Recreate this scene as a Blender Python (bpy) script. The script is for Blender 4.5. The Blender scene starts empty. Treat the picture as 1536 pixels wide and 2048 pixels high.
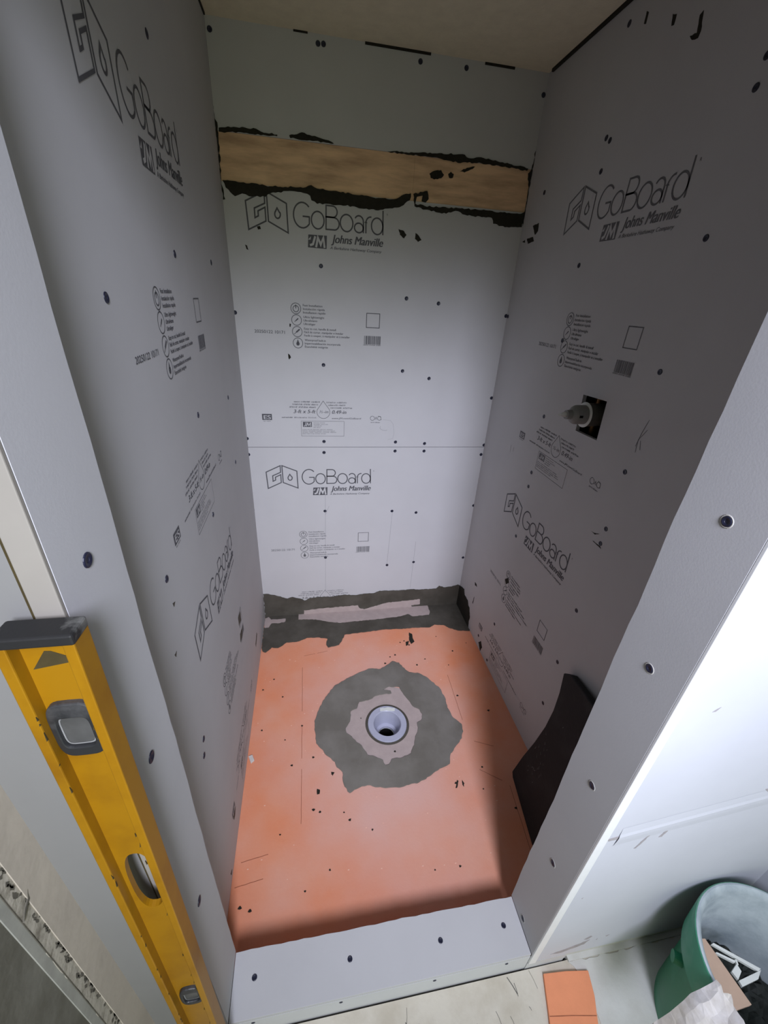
import bpy, bmesh, math, random
from mathutils import Vector, Matrix
random.seed(7)
C = bpy.context.scene.collection
scene = bpy.context.scene
# ---------------------------------------------------------------- camera
CAM = Vector((0.2661, -1.7685, 1.5549)); YAW, PIT, ROL, FPX = 0.1947, -0.4788, 0.0621, 820.085
fw = Vector((math.sin(YAW)*math.cos(PIT), math.cos(YAW)*math.cos(PIT), math.sin(PIT)))
r0 = Vector((math.cos(YAW), -math.sin(YAW), 0)); u0 = r0.cross(fw)
rt = r0*math.cos(ROL)+u0*math.sin(ROL); upv = u0*math.cos(ROL)-r0*math.sin(ROL)
cd = bpy.data.cameras.new('camera'); cam = bpy.data.objects.new('camera', cd); C.objects.link(cam)
cam.matrix_world = Matrix(((rt.x, upv.x, -fw.x, CAM.x), (rt.y, upv.y, -fw.y, CAM.y), (rt.z, upv.z, -fw.z, CAM.z), (0, 0, 0, 1)))
cd.sensor_fit = 'VERTICAL'; cd.sensor_height = 36.0; cd.lens = FPX*36.0/2048.0; cd.clip_start = 0.02
scene.camera = cam
# ---------------------------------------------------------------- world, lights, exposure
w = bpy.data.worlds.new('room_light'); scene.world = w; w.use_nodes = True
bg = w.node_tree.nodes['Background']; bg.inputs[0].default_value = (0.88, 0.98, 0.68, 1); bg.inputs[1].default_value = 1.3
ld = bpy.data.lights.new('ceiling_lamp_light', 'AREA'); ld.shape = 'ELLIPSE'; ld.size = 0.40; ld.size_y = 0.80; ld.energy = 18; ld.color = (0.80, 0.82, 1.0); ld.spread = 1.30
lo = bpy.data.objects.new('ceiling_lamp_light', ld); C.objects.link(lo); lo.location = (0.47, -2.80, 2.28)
lo.rotation_euler = (Vector((0.62, -0.10, 0.20))-lo.location).to_track_quat('-Z', 'Y').to_euler()
scene.view_settings.view_transform = 'Standard'; scene.view_settings.look = 'None'
scene.view_settings.gamma = 1.0; scene.view_settings.use_curve_mapping = False
scene.view_settings.exposure = 0.0
# ---------------------------------------------------------------- dimensions
W, S, ZT, H = 1.0809, 0.9544, 1.9964, 2.2484
ZB = 1.8688
YJ = -1.3292; YF = -1.4434; CZ = 0.0992; XL = 0.048; XR = 0.7829
BT = 0.0127; YW = -1.4454; HEAD = 1.93; XRS = 1.372; XLS = -0.08; FZ = 0.012
D = {
'mort_wall': [[0.001, 0.1555],[0.001, 0.1551],[0.017, 0.1562],[0.0598, 0.1445],[0.1225, 0.1165],[0.1472, 0.125],[0.1873, 0.1112],[0.2114, 0.0954],[0.2408, 0.1111],[0.2864, 0.1138],[0.3532, 0.1106],[0.4207, 0.1191],[0.4891, 0.1105],[0.5406, 0.1172],[0.5839, 0.116],[0.6181, 0.1307],[0.7239, 0.1247],[0.804, 0.1274],[0.8406, 0.1213],[0.9406, 0.1215],[0.9567, 0.1401],[0.9859, 0.1269],[1.0319, 0.129],[1.0674, 0.1408],[1.0799, 0.1331],[1.0799, 0.0],[0.001, 0.0]],
'mort_right': [[-0.001, 0.1331],[-0.0646, 0.1593],[-0.0843, 0.1316],[-0.1335, 0.134],[-0.1492, 0.1148],[-0.1668, 0.1136],[-0.1926, 0.0711],[-0.1889, 0.0349],[-0.1957, 0],[-0.1957, 0.0],[-0.001, 0.0]],
'mort_floor': [[0.001, -0.0005],[1.0799, -0.0005],[1.0799, -0.2227],[1.0157, -0.2136],[0.9714, -0.1875],[0.9554, -0.1678],[0.9015, -0.156],[0.8702, -0.1742],[0.7936, -0.1683],[0.7078, -0.1685],[0.6327, -0.1626],[0.5396, -0.1699],[0.4898, -0.1724],[0.4118, -0.1785],[0.3968, -0.2154],[0.3789, -0.2454],[0.3238, -0.257],[0.3153, -0.2383],[0.3226, -0.1963],[0.2717, -0.1819],[0.2206, -0.1795],[0.1933, -0.1928],[0.1703, -0.2009],[0.1204, -0.2006],[0.0949, -0.2239],[0.0803, -0.2326],[0.05, -0.226],[0.0364, -0.2428],[0.0227, -0.2563],[0.0072, -0.2465],[0.001, -0.2232]],
'pale_wall': [[0.2051, 0.0311],[0.3189, 0.0375],[0.4995, 0.0418],[0.5088, 0.0209],[0.5355, 0.0096],[0.6404, 0.041],[0.6668, 0.0466],[0.8515, 0.056],[0.8551, 0.0194],[0.8048, 0.0157],[0.8113, 0.0],[0.8113, 0.001],[0.2051, 0.001]],
'pale_floor': [[0.1754, -0.002],[0.9024, -0.002],[0.9024, -0.0555],[0.8911, -0.0802],[0.7961, -0.083],[0.7742, -0.0616],[0.7267, -0.0757],[0.6288, -0.0842],[0.4484, -0.0895],[0.3978, -0.0925],[0.3321, -0.0771],[0.2664, -0.052],[0.1754, -0.0423]],
'pale_bit': [[0.001, -0.0174],[0.0182, -0.0075],[0.0321, -0.0296],[0.0849, -0.0303],[0.1077, -0.0291],[0.1063, -0.053],[0.0704, -0.0611],[0.0381, -0.0576],[0.0244, -0.0876],[0.0048, -0.0889],[0.001, -0.0533]],
'ring': [[0.2499, -0.6529],[0.2609, -0.6231],[0.2875, -0.561],[0.3107, -0.5295],[0.3428, -0.4887],[0.4068, -0.4544],[0.4562, -0.4313],[0.5066, -0.4125],[0.562, -0.421],[0.6073, -0.3958],[0.6267, -0.3803],[0.6574, -0.3943],[0.6685, -0.4214],[0.6942, -0.4546],[0.7403, -0.468],[0.7734, -0.4983],[0.8128, -0.5595],[0.8225, -0.6188],[0.8173, -0.6607],[0.8277, -0.7108],[0.8538, -0.7439],[0.8488, -0.7751],[0.8335, -0.8025],[0.8038, -0.8271],[0.7696, -0.857],[0.7542, -0.8946],[0.7101, -0.9078],[0.6647, -0.9296],[0.6222, -0.9449],[0.5834, -0.9485],[0.5448, -0.9531],[0.4962, -0.9482],[0.4605, -0.9404],[0.4434, -0.9311],[0.4128, -0.931],[0.3939, -0.9371],[0.3687, -0.9478],[0.3603, -0.941],[0.3487, -0.9135],[0.3477, -0.8714],[0.3273, -0.8501],[0.3222, -0.8304],[0.2858, -0.793],[0.2799, -0.7788],[0.2548, -0.7482],[0.2493, -0.6903]],
'ring_hole': [[0.3746, -0.6991],[0.3944, -0.6713],[0.4023, -0.625],[0.4284, -0.6161],[0.4429, -0.5846],[0.4919, -0.5779],[0.5165, -0.5636],[0.5551, -0.5595],[0.5895, -0.5593],[0.5882, -0.5458],[0.5554, -0.5346],[0.5846, -0.5226],[0.6299, -0.5309],[0.6393, -0.561],[0.66, -0.6072],[0.669, -0.6338],[0.6943, -0.6535],[0.7014, -0.6788],[0.6889, -0.705],[0.6685, -0.714],[0.6648, -0.7439],[0.6477, -0.7711],[0.6361, -0.8051],[0.6152, -0.8366],[0.5792, -0.8484],[0.5361, -0.8492],[0.5231, -0.8668],[0.5099, -0.8683],[0.5035, -0.8481],[0.4767, -0.8315],[0.4487, -0.8212],[0.4383, -0.7997],[0.4305, -0.7816],[0.4123, -0.7653],[0.3949, -0.7383],[0.3761, -0.7214]],
'mlow': [[0.0044, 1.8717],[0.0376, 1.8721],[0.1573, 1.8683],[0.2735, 1.8751],[0.2934, 1.8832],[0.3129, 1.8753],[0.3606, 1.873],[0.4743, 1.8696],[0.5241, 1.8671],[0.5828, 1.8687],[0.6154, 1.8848],[0.6405, 1.8902],[0.638, 1.8699],[0.6013, 1.8465],[0.5592, 1.8397],[0.5426, 1.835],[0.4922, 1.831],[0.4339, 1.8363],[0.3848, 1.8357],[0.3483, 1.836],[0.312, 1.833],[0.2923, 1.8412],[0.2886, 1.8539],[0.2574, 1.861],[0.2184, 1.8608],[0.156, 1.8492],[0.1398, 1.8382],[0.0862, 1.835],[0.0641, 1.8408],[0.0406, 1.8312],[0.0132, 1.8527]],
'mlow2': [[0.6491, 1.8889],[0.6992, 1.9019],[0.706, 1.8789],[0.6959, 1.8679],[0.681, 1.8701],[0.6836, 1.8872],[0.6626, 1.882],[0.6585, 1.8614],[0.6953, 1.8576],[0.8183, 1.862],[0.9085, 1.863],[0.9915, 1.8633],[1.0662, 1.8649],[1.093, 1.8721],[1.1035, 1.8476],[1.0774, 1.8236],[1.0099, 1.8185],[0.9615, 1.8257],[0.9536, 1.8431],[0.8573, 1.8427],[0.8106, 1.8531],[0.7764, 1.8419],[0.6963, 1.8474],[0.6565, 1.8544]],
'mup1': [[0.0097, 2.0027],[0.0384, 2.0084],[0.124, 2.0114],[0.138, 2.006],[0.1888, 2.0036],[0.1885, 1.9995],[0.0941, 1.9982],[0.0085, 1.993]],
'mup2': [[0.2257, 2.0055],[0.267, 2.0171],[0.3155, 2.0103],[0.3611, 2.003],[0.3703, 1.9991],[0.3002, 1.9988],[0.229, 1.9989]],
'mup3': [[0.5498, 1.9965],[0.713, 2.0064],[0.8134, 2.014],[0.8361, 2.0054],[0.8827, 2.0116],[0.9358, 2.0083],[0.99, 2.0035],[1.0636, 1.9971],[1.0607, 1.9902],[0.9832, 1.9931],[0.8854, 1.9958],[0.7827, 1.9896],[0.7142, 1.9959],[0.615, 1.994]],
'mright': [[1.0822, 2.0478],[1.0916, 2.039],[1.0923, 1.973],[1.1028, 1.9259],[1.1042, 1.873],[1.1041, 1.833],[1.0888, 1.8281],[1.0861, 1.8894],[1.0778, 1.9445],[1.0667, 1.9841],[1.077, 1.9983]],
'mleft': [[-0.0115, 2.0526],[0.0009, 2.0322],[0.0072, 2.0053],[0.0058, 1.9482],[0.0006, 1.8701],[0.008, 1.8209],[0.0003, 1.8189],[-0.0068, 1.8694],[0.0, 1.9476],[-0.0002, 2.0017],[-0.0082, 2.0258]],
'blobs': [[[0.7024, 1.9514],[0.7183, 1.9606],[0.7433, 1.9648],[0.7551, 1.9529],[0.7461, 1.9423],[0.7211, 1.9368],[0.7079, 1.9402]],[[0.7701, 1.9562],[0.7795, 1.9635],[0.7906, 1.958],[0.7886, 1.9474],[0.7749, 1.9461]],[[0.8117, 1.9677],[0.8359, 1.9797],[0.8653, 1.9856],[0.8578, 1.9784],[0.8293, 1.9661]],[[0.6034, 1.7827],[0.6242, 1.7782],[0.6346, 1.7668],[0.6261, 1.7554],[0.6103, 1.765]],[[0.6678, 1.7754],[0.6818, 1.7672],[0.6925, 1.7555],[0.6798, 1.7484],[0.6676, 1.7569]],[[0.0592, 1.6967],[0.0657, 1.6942],[0.0695, 1.681],[0.063, 1.6836]],[[0.1881, 1.3417],[0.1956, 1.3364],[0.199, 1.3272],[0.1909, 1.3193]],[[0.1994, 1.4506],[0.2049, 1.4491],[0.2025, 1.4384],[0.1988, 1.44]],[[0.1045, 1.7525],[0.1147, 1.7547],[0.1173, 1.7462],[0.1071, 1.744]],[[0.4113, 1.9941],[0.4308, 1.9972],[0.4231, 1.988],[0.4153, 1.9873]],[[0.4622, 1.9966],[0.5017, 1.998],[0.5003, 1.9942],[0.4663, 1.9922]]],
'rblobs': [[[-0.0861, 1.8178],[-0.1283, 1.8215],[-0.1322, 1.7976],[-0.115, 1.7875]],[[-0.0566, 1.7812],[-0.1023, 1.7828],[-0.116, 1.7694],[-0.0724, 1.7641]],[[-0.0187, 1.7753],[-0.0414, 1.7796],[-0.0459, 1.7697]],[[-0.6535, 2.083],[-0.6728, 2.0799],[-0.6663, 2.1085],[-0.6741, 2.1123],[-0.6833, 2.0787],[-0.6803, 2.0697],[-0.6634, 2.0732]],[[-0.4746, 2.1722],[-0.474, 2.1939],[-0.4831, 2.1885],[-0.4828, 2.1689]],[[-0.5819, 2.1262],[-0.5761, 2.147],[-0.5901, 2.1413],[-0.5898, 2.1246]],[[-0.8354, 0.9775],[-0.8513, 0.9799],[-0.8691, 0.9871],[-0.8532, 0.9759]],[[-0.8514, 0.9542],[-0.8858, 0.9568],[-0.8931, 0.9512]],[[-0.1724, 0.2872],[-0.1926, 0.2899],[-0.2041, 0.2797],[-0.1787, 0.2728]],[[-0.1889, 0.1662],[-0.1944, 0.204],[-0.1977, 0.2132],[-0.1975, 0.1634]],[[-0.3346, 0.0312],[-0.3564, 0.0597],[-0.3792, 0.0386],[-0.3679, 0.0029]],[[-0.4398, 0.506],[-0.4645, 0.5297],[-0.4771, 0.5129],[-0.4565, 0.4918]]],
'lblobs': [[[-0.61, 0.5424],[-0.5668, 0.5341],[-0.5705, 0.4952],[-0.613, 0.5061]],[[-0.615, 0.4704],[-0.5599, 0.4567],[-0.5893, 0.4359],[-0.6254, 0.44]],[[-0.3582, 0.1633],[-0.3032, 0.1787],[-0.2954, 0.1621],[-0.3551, 0.1419]],[[-1.1061, 1.0213],[-1.093, 1.0152],[-1.1031, 1.0102]],[[-1.1496, 0.9327],[-1.1373, 0.9304],[-1.1455, 0.9231]],[[-1.0253, 0.117],[-0.9918, 0.1069],[-1.0115, 0.0945],[-1.028, 0.0997]],[[-1.14, 0.0386],[-1.1224, 0.0246],[-1.1351, 0.02]]],
's_back': [[0.0112, 2.2203],[0.3222, 2.2275],[0.3387, 2.2284],[0.6421, 2.2253],[0.7947, 2.2279],[1.0736, 2.1938],[0.3222, 1.6487],[0.6515, 1.5606],[0.7829, 1.5501],[0.0023, 1.4788],[0.3269, 1.3028],[0.6566, 1.2892],[0.7753, 1.2619],[-0.0008, 0.9934],[0.325, 0.9806],[0.648, 0.9787],[0.7855, 0.9717],[0.3244, 0.9295],[0.6487, 0.9357],[0.7869, 0.9353],[-0.0014, 0.9215],[-0.0066, 0.6494],[0.3255, 0.6338],[0.6549, 0.6236],[0.7788, 0.6112],[-0.008, 0.3635],[0.3251, 0.3656],[0.649, 0.2994],[0.7931, 0.3102],[1.0707, 0.3235],[1.0791, 0.6421],[1.072, 0.9169],[1.0788, 0.9645],[1.0768, 1.5195],[1.0756, 1.185]],
's_right': [[-0.4281, 1.9749],[-0.4477, 1.9648],[-0.4396, 1.9008],[-0.8745, 1.932],[-0.8803, 1.7024],[-0.4114, 2.1983],[-0.875, 1.974],[-0.4472, 1.4667],[-0.8826, 1.4379],[-0.4442, 1.2175],[-0.8826, 1.185],[-0.4491, 1.0069],[-0.4513, 0.9503],[-0.4404, 1.6765],[-0.8859, 1.0135],[-0.8845, 0.9644],[-0.4461, 0.7271],[-0.8826, 0.7136],[-0.8784, 0.4817],[-0.8775, 0.2705],[-0.4407, 0.2498],[-0.3209, 0.0623],[-0.4492, 0.0275],[-0.0108, 1.5183],[-0.1263, 1.9082]],
's_left': [[-0.6726, 1.9484],[-0.7113, 1.613],[-0.3337, 1.6195],[-1.0912, 1.5357],[-0.7221, 1.2811],[-0.3187, 1.2353],[-0.726, 1.0106],[-1.1073, 1.0794],[-0.3214, 1.0085],[-1.1092, 0.619],[-1.1272, 0.5846]],
's_jr': [[-1.3934, 1.3288],[-1.3885, 1.0611],[-1.3898, 0.7442],[-1.3892, 0.438],[-1.3837, 0.1266]],
's_jl': [[-1.3938, 1.313],[-1.3977, 1.0044],[-1.3998, 0.5884]],
'flecks': [[0.0731, -0.4206],[0.0296, -0.4718],[0.2575, -0.9276],[0.241, -0.9833],[0.3096, -0.8723],[0.7553, -0.9649],[0.7804, -0.9701],[0.8485, -0.9985],[0.7414, -0.4154],[0.6204, -0.3515],[0.8942, -0.4333],[1.0294, -0.3046],[0.8859, -0.2426],[0.8821, -0.6051],[0.0429, -0.6658],[0.1997, -0.6664],[0.1154, -0.5184],[0.1348, -0.7179],[0.1647, -0.8218],[0.3249, -0.7674],[0.2626, -0.9925],[0.3429, -1.0052],[0.9418, -0.3493],[0.9926, -0.6949],[0.8729, -0.9224],[0.2419, -0.8019],[0.7476, -0.2345],[0.7593, -0.2535],[0.731, -0.285],[0.7113, -0.2552],[0.6886, -0.2631],[0.5893, -0.3885],[0.939, -1.0742],[0.2131, -1.1978],[0.0318, -1.208],[0.0603, -1.2187],[0.288, -1.1571],[0.6078, -1.2036],[0.6879, -1.2063],[0.1333, -1.042],[0.361, -1.0306],[0.4316, -1.0701],[0.6473, -0.3418],[0.7895, -0.3837],[0.441, -0.6632],[0.5554, -0.8199]],
'chip': [[0.0032, -0.7682],[0.0172, -0.7643],[0.0268, -0.7865],[0.0154, -0.7962]],
'smear': [[[0.7503, -0.1986],[0.7638, -0.211],[0.7609, -0.2466],[0.7646, -0.2646],[0.7427, -0.2795],[0.7386, -0.2512]],[[0.7175, -0.2628],[0.737, -0.258],[0.7259, -0.2844],[0.7143, -0.2899]],[[0.2542, -0.9171],[0.2646, -0.9219],[0.2625, -0.9349],[0.2538, -0.9354]],[[0.3063, -0.8647],[0.3189, -0.8682],[0.311, -0.8797]],[[0.7479, -0.9813],[0.7623, -0.9552],[0.7667, -0.9594],[0.7533, -0.982]],[[0.7808, -0.9577],[0.7846, -0.9689],[0.7799, -0.9822],[0.7768, -0.9748]]],
'logo': [[1, [[0.0725, 1.8223],[0.1355, 1.8524],[0.1354, 1.8203],[0.1, 1.8043],[0.1, 1.7773],[0.1116, 1.7834],[0.1114, 1.7971],[0.1355, 1.8092],[0.1359, 1.7705],[0.0762, 1.742]]],[1, [[0.1429, 1.8527],[0.2074, 1.8256],[0.2096, 1.7415],[0.1445, 1.7703]]],[1, [[0.1755, 1.8103],[0.1829, 1.7986],[0.1849, 1.7976],[0.1856, 1.7939],[0.1852, 1.79],[0.1838, 1.7864],[0.1816, 1.7836],[0.1787, 1.7817],[0.1756, 1.7811],[0.1725, 1.7818],[0.1699, 1.7838],[0.1679, 1.7867],[0.1669, 1.7903],[0.1669, 1.7942],[0.1679, 1.7979],[0.169, 1.7996]]],[0, [[0.2835, 1.8215],[0.278, 1.8271],[0.2716, 1.831],[0.2646, 1.833],[0.2573, 1.8329],[0.2503, 1.8308],[0.2438, 1.8267],[0.2382, 1.821],[0.234, 1.8139],[0.2312, 1.8058],[0.2301, 1.7972],[0.2307, 1.7885],[0.233, 1.7803],[0.2369, 1.773],[0.2423, 1.7671],[0.2486, 1.7628],[0.2557, 1.7606],[0.2631, 1.7604],[0.2703, 1.7624],[0.277, 1.7664],[0.2827, 1.7721],[0.2837, 1.7735],[0.2842, 1.7937],[0.2612, 1.7941]]],[1, [[0.335, 1.7862],[0.3341, 1.7793],[0.3316, 1.773],[0.3277, 1.7676],[0.3227, 1.7637],[0.317, 1.7615],[0.3109, 1.7611],[0.305, 1.7627],[0.2998, 1.766],[0.2955, 1.7709],[0.2925, 1.7769],[0.2911, 1.7836],[0.2912, 1.7905],[0.293, 1.7971],[0.2963, 1.8029],[0.3008, 1.8075],[0.3061, 1.8105],[0.312, 1.8118],[0.318, 1.8112],[0.3236, 1.8087],[0.3284, 1.8047],[0.332, 1.7992],[0.3343, 1.7928]]],[1, [[0.3424, 1.8315],[0.3655, 1.8312],[0.3682, 1.8309],[0.3732, 1.8289],[0.3773, 1.8253],[0.38, 1.8203],[0.381, 1.8147],[0.38, 1.8091],[0.3773, 1.8042],[0.3732, 1.8006],[0.3681, 1.7987],[0.3421, 1.7988]]],[1, [[0.3421, 1.7988],[0.3708, 1.7984],[0.3738, 1.7977],[0.3794, 1.7955],[0.384, 1.7914],[0.387, 1.786],[0.388, 1.7799],[0.387, 1.7737],[0.384, 1.7684],[0.3794, 1.7644],[0.3738, 1.7624],[0.3418, 1.7622]]],[1, [[0.4368, 1.7855],[0.4361, 1.7787],[0.4337, 1.7724],[0.4299, 1.7671],[0.4249, 1.7632],[0.4191, 1.7609],[0.413, 1.7606],[0.4069, 1.7621],[0.4015, 1.7655],[0.397, 1.7703],[0.3938, 1.7763],[0.3921, 1.7829],[0.3922, 1.7898],[0.3938, 1.7963],[0.397, 1.8021],[0.4015, 1.8066],[0.4069, 1.8097],[0.4128, 1.8109],[0.4189, 1.8103],[0.4246, 1.8079],[0.4296, 1.8038],[0.4335, 1.7984],[0.436, 1.7921]]],[0, [[0.4751, 1.7603],[0.4744, 1.7918],[0.4743, 1.7935],[0.4737, 1.798],[0.472, 1.8021],[0.4694, 1.8057],[0.4661, 1.8084],[0.4622, 1.8102],[0.4581, 1.8108],[0.4541, 1.8103],[0.4503, 1.8086],[0.4471, 1.806],[0.4446, 1.8025]]],[1, [[0.4744, 1.7746],[0.4736, 1.7699],[0.4711, 1.7658],[0.4673, 1.7627],[0.4624, 1.7609],[0.4571, 1.7607],[0.4519, 1.7621],[0.4475, 1.7648],[0.4443, 1.7687],[0.4427, 1.7733],[0.4428, 1.778],[0.4447, 1.7824],[0.448, 1.7859],[0.4525, 1.7882],[0.4577, 1.7891],[0.463, 1.7883],[0.4677, 1.7861],[0.4714, 1.7826],[0.4738, 1.7783]]],[0, [[0.4843, 1.7606],[0.4835, 1.7917],[0.4835, 1.7917],[0.4838, 1.7956],[0.4849, 1.7992],[0.4866, 1.8026],[0.489, 1.8055],[0.4919, 1.8077],[0.4952, 1.8093],[0.4988, 1.8101],[0.5025, 1.8101]]],[1, [[0.5455, 1.7843],[0.545, 1.7776],[0.5429, 1.7715],[0.5395, 1.7663],[0.5349, 1.7625],[0.5296, 1.7603],[0.5239, 1.7599],[0.5183, 1.7615],[0.5131, 1.7647],[0.5088, 1.7694],[0.5057, 1.7752],[0.504, 1.7817],[0.5038, 1.7884],[0.5052, 1.7948],[0.508, 1.8005],[0.512, 1.8049],[0.5169, 1.8078],[0.5224, 1.8091],[0.5281, 1.8085],[0.5335, 1.8061],[0.5383, 1.8022],[0.542, 1.7969],[0.5445, 1.7907]]],[0, [[0.5465, 1.7595],[0.5436, 1.8322]]]],
'jm': [[0.2791, 1.7423],[0.3447, 1.7432],[0.3432, 1.7029],[0.2766, 1.7036]],
'jmw': [[[0.3032, 1.7388],[0.2949, 1.7146],[0.2842, 1.7104]],[[0.3057, 1.7056],[0.3125, 1.7351],[0.3224, 1.7148],[0.3321, 1.7365],[0.3357, 1.7057]],[[0.278, 1.7272],[0.2865, 1.727],[0.2887, 1.7378]]],
't_jm': [[0.3604, 1.7254],[0.5484, 1.7215],[0.3605, 1.7437]],
't_bh': [[0.3555, 1.7057],[0.5451, 1.7014],[0.3556, 1.7124]],
'pad': [[-0.0293, 0.5173],[0.0018, 0.5444],[0.0673, 0.5568],[0.1286, 0.5661],[0.2138, 0.5626],[0.2727, 0.5057],[0.3074, 0.3847],[0.3141, 0.2157],[0.3027, 0.0219],[0.2199, 0.0019],[0.1371, -0.0262],[0.0619, -0.0315],[0.0127, -0.0161],[-0.0057, 0.0157],[0.0008, 0.1195],[0.0129, 0.2203],[0.018, 0.3153],[0.0121, 0.3897],[-0.0039, 0.4553]],
'padfr': [[0.971, -0.9654, 0.0],[-0.14558, -0.98935, 0.0],[0.15125, -0.02226, 0.98824],[-0.97772, 0.14387, 0.15288]],
'plank': [[1.1077, -1.5196],[1.1295, -1.5229],[1.1417, -1.6261],[1.0937, -1.6278],[1.0854, -1.6044],[1.0841, -1.5803]],
'grid': [[[1.1435, -1.5313],[1.1504, -1.5301],[1.2215, -1.583],[1.2117, -1.5855]],[[1.1393, -1.5451],[1.1441, -1.5445],[1.1754, -1.5635],[1.17, -1.5659]],[[1.1507, -1.5762],[1.1736, -1.5676],[1.1734, -1.5796],[1.1539, -1.5895]],[[1.1539, -1.5907],[1.2011, -1.5863],[1.2199, -1.5844],[1.2001, -1.5955],[1.1534, -1.5998]],[[1.1757, -1.5606],[1.1797, -1.562],[1.1761, -1.5704],[1.1729, -1.5683]]],
'rag': [[0.9381, -1.6094],[0.9618, -1.6072],[0.9854, -1.6019],[1.0287, -1.5976],[1.0354, -1.5973],[1.0359, -1.6057],[1.0347, -1.6145],[1.0433, -1.6198],[1.0411, -1.6318],[1.0404, -1.6435],[1.0398, -1.6507],[1.0334, -1.6697],[0.9756, -1.6651],[0.9242, -1.6263]]}
# ---------------------------------------------------------------- materials
def srgb(r, g, b): return tuple(((c/255)/12.92 if c/255 <= .04045 else ((c/255+.055)/1.055)**2.4) for c in (r, g, b))
def mat(name, col, rough=0.7, var=0.0, scale=8.0, bump=0.0, bscale=60.0, col2=None, metal=0.0, spec=0.3, coord='Object', lo=.35, hi=.7, stretch=None):
    m = bpy.data.materials.new(name); m.use_nodes = True; nt = m.node_tree; b = nt.nodes['Principled BSDF']
    b.inputs['Base Color'].default_value = (*col, 1); b.inputs['Roughness'].default_value = rough
    b.inputs['Metallic'].default_value = metal; b.inputs['Specular IOR Level'].default_value = spec
    tc = nt.nodes.new('ShaderNodeTexCoord')
    if col2 is not None or var > 0:
        n = nt.nodes.new('ShaderNodeTexNoise'); n.inputs['Scale'].default_value = scale; n.inputs['Detail'].default_value = 8
        n.inputs['Roughness'].default_value = .6
        if stretch:
            mp = nt.nodes.new('ShaderNodeMapping'); mp.inputs['Scale'].default_value = stretch
            nt.links.new(tc.outputs[coord], mp.inputs['Vector']); nt.links.new(mp.outputs['Vector'], n.inputs['Vector'])
        else: nt.links.new(tc.outputs[coord], n.inputs['Vector'])
        r = nt.nodes.new('ShaderNodeValToRGB'); r.color_ramp.elements[0].position = lo; r.color_ramp.elements[1].position = hi
        c2 = col2 if col2 is not None else tuple(c*(1-var) for c in col)
        r.color_ramp.elements[0].color = (*col, 1); r.color_ramp.elements[1].color = (*c2, 1)
        nt.links.new(n.outputs['Fac'], r.inputs['Fac']); nt.links.new(r.outputs['Color'], b.inputs['Base Color'])
    if bump > 0:
        n2 = nt.nodes.new('ShaderNodeTexNoise'); n2.inputs['Scale'].default_value = bscale; n2.inputs['Detail'].default_value = 5
        nt.links.new(tc.outputs[coord], n2.inputs['Vector'])
        bp = nt.nodes.new('ShaderNodeBump'); bp.inputs['Strength'].default_value = bump; bp.inputs['Distance'].default_value = .004
        nt.links.new(n2.outputs['Fac'], bp.inputs['Height']); nt.links.new(bp.outputs['Normal'], b.inputs['Normal'])
    return m
M = {}
M['board'] = mat('grey_backer_board', (.50, .50, .51), .85, .05, 5, .03, 300, spec=.15)
M['board_edge'] = mat('board_cut_edge', (.47, .46, .43), .9, .1, 60)
M['ink'] = mat('grey_print', (.10, .10, .112), .8, .25, 90)
M['ink_faint'] = mat('faded_grey_print', (.15, .15, .16), .8, .3, 90)
M['boardink'] = mat('unprinted_logo_gap', (.49, .49, .50), .85)
M['screw'] = mat('dark_blue_screw', (.012, .014, .035), .45, .2, 200, spec=.5)
M['mortar'] = mat('grey_thinset', (.062, .055, .043), .9, 0, 7, .35, 45, col2=(.095, .086, .070), lo=.4, hi=.65)
M['mortar_ring'] = mat('grey_thinset_ring', (.150, .138, .116), .9, 0, 7, .3, 30, col2=(.20, .186, .162), lo=.4, hi=.65)
M['mortar_dark'] = mat('dark_thinset', (.022, .020, .014), .9, .3, 60, .4, 90)
M['fleece'] = mat('grey_fleece', (.44, .36, .335), .95, .12, 30, .1, 200)
M['tray'] = mat('orange_foam_tray', (.72, .25, .12), .62, 0, 3.2, .12, 120, col2=(.72, .33, .21), lo=.35, hi=.66, spec=.25)
def dust_film(m, centre, size, col):      # a film of pale dust lying on the middle of the tray
    nt = m.node_tree; b = nt.nodes['Principled BSDF']; src = b.inputs['Base Color'].links[0].from_socket
    tc = nt.nodes.new('ShaderNodeTexCoord'); mp = nt.nodes.new('ShaderNodeMapping'); mp.vector_type = 'TEXTURE'
    mp.inputs['Location'].default_value = centre; mp.inputs['Scale'].default_value = size
    g = nt.nodes.new('ShaderNodeTexGradient'); g.gradient_type = 'QUADRATIC_SPHERE'
    nz = nt.nodes.new('ShaderNodeTexNoise'); nz.inputs['Scale'].default_value = 5; nz.inputs['Detail'].default_value = 7
    ad = nt.nodes.new('ShaderNodeMath'); ad.operation = 'MULTIPLY_ADD'; ad.inputs[1].default_value = 1.5
    s2 = nt.nodes.new('ShaderNodeMath'); s2.operation = 'MULTIPLY_ADD'; s2.inputs[1].default_value = .9; s2.inputs[2].default_value = -.52; s2.use_clamp = False
    mx = nt.nodes.new('ShaderNodeMix'); mx.data_type = 'RGBA'; mx.clamp_factor = True
    nt.links.new(tc.outputs['Object'], mp.inputs['Vector']); nt.links.new(mp.outputs['Vector'], g.inputs['Vector']); nt.links.new(tc.outputs['Object'], nz.inputs['Vector'])
    nt.links.new(nz.outputs['Fac'], s2.inputs[0]); nt.links.new(g.outputs['Fac'], ad.inputs[0]); nt.links.new(s2.outputs[0], ad.inputs[2])
    nt.links.new(ad.outputs[0], mx.inputs['Factor']); nt.links.new(src, mx.inputs['A']); mx.inputs['B'].default_value = (*col, 1)
    nt.links.new(mx.outputs['Result'], b.inputs['Base Color'])
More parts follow.
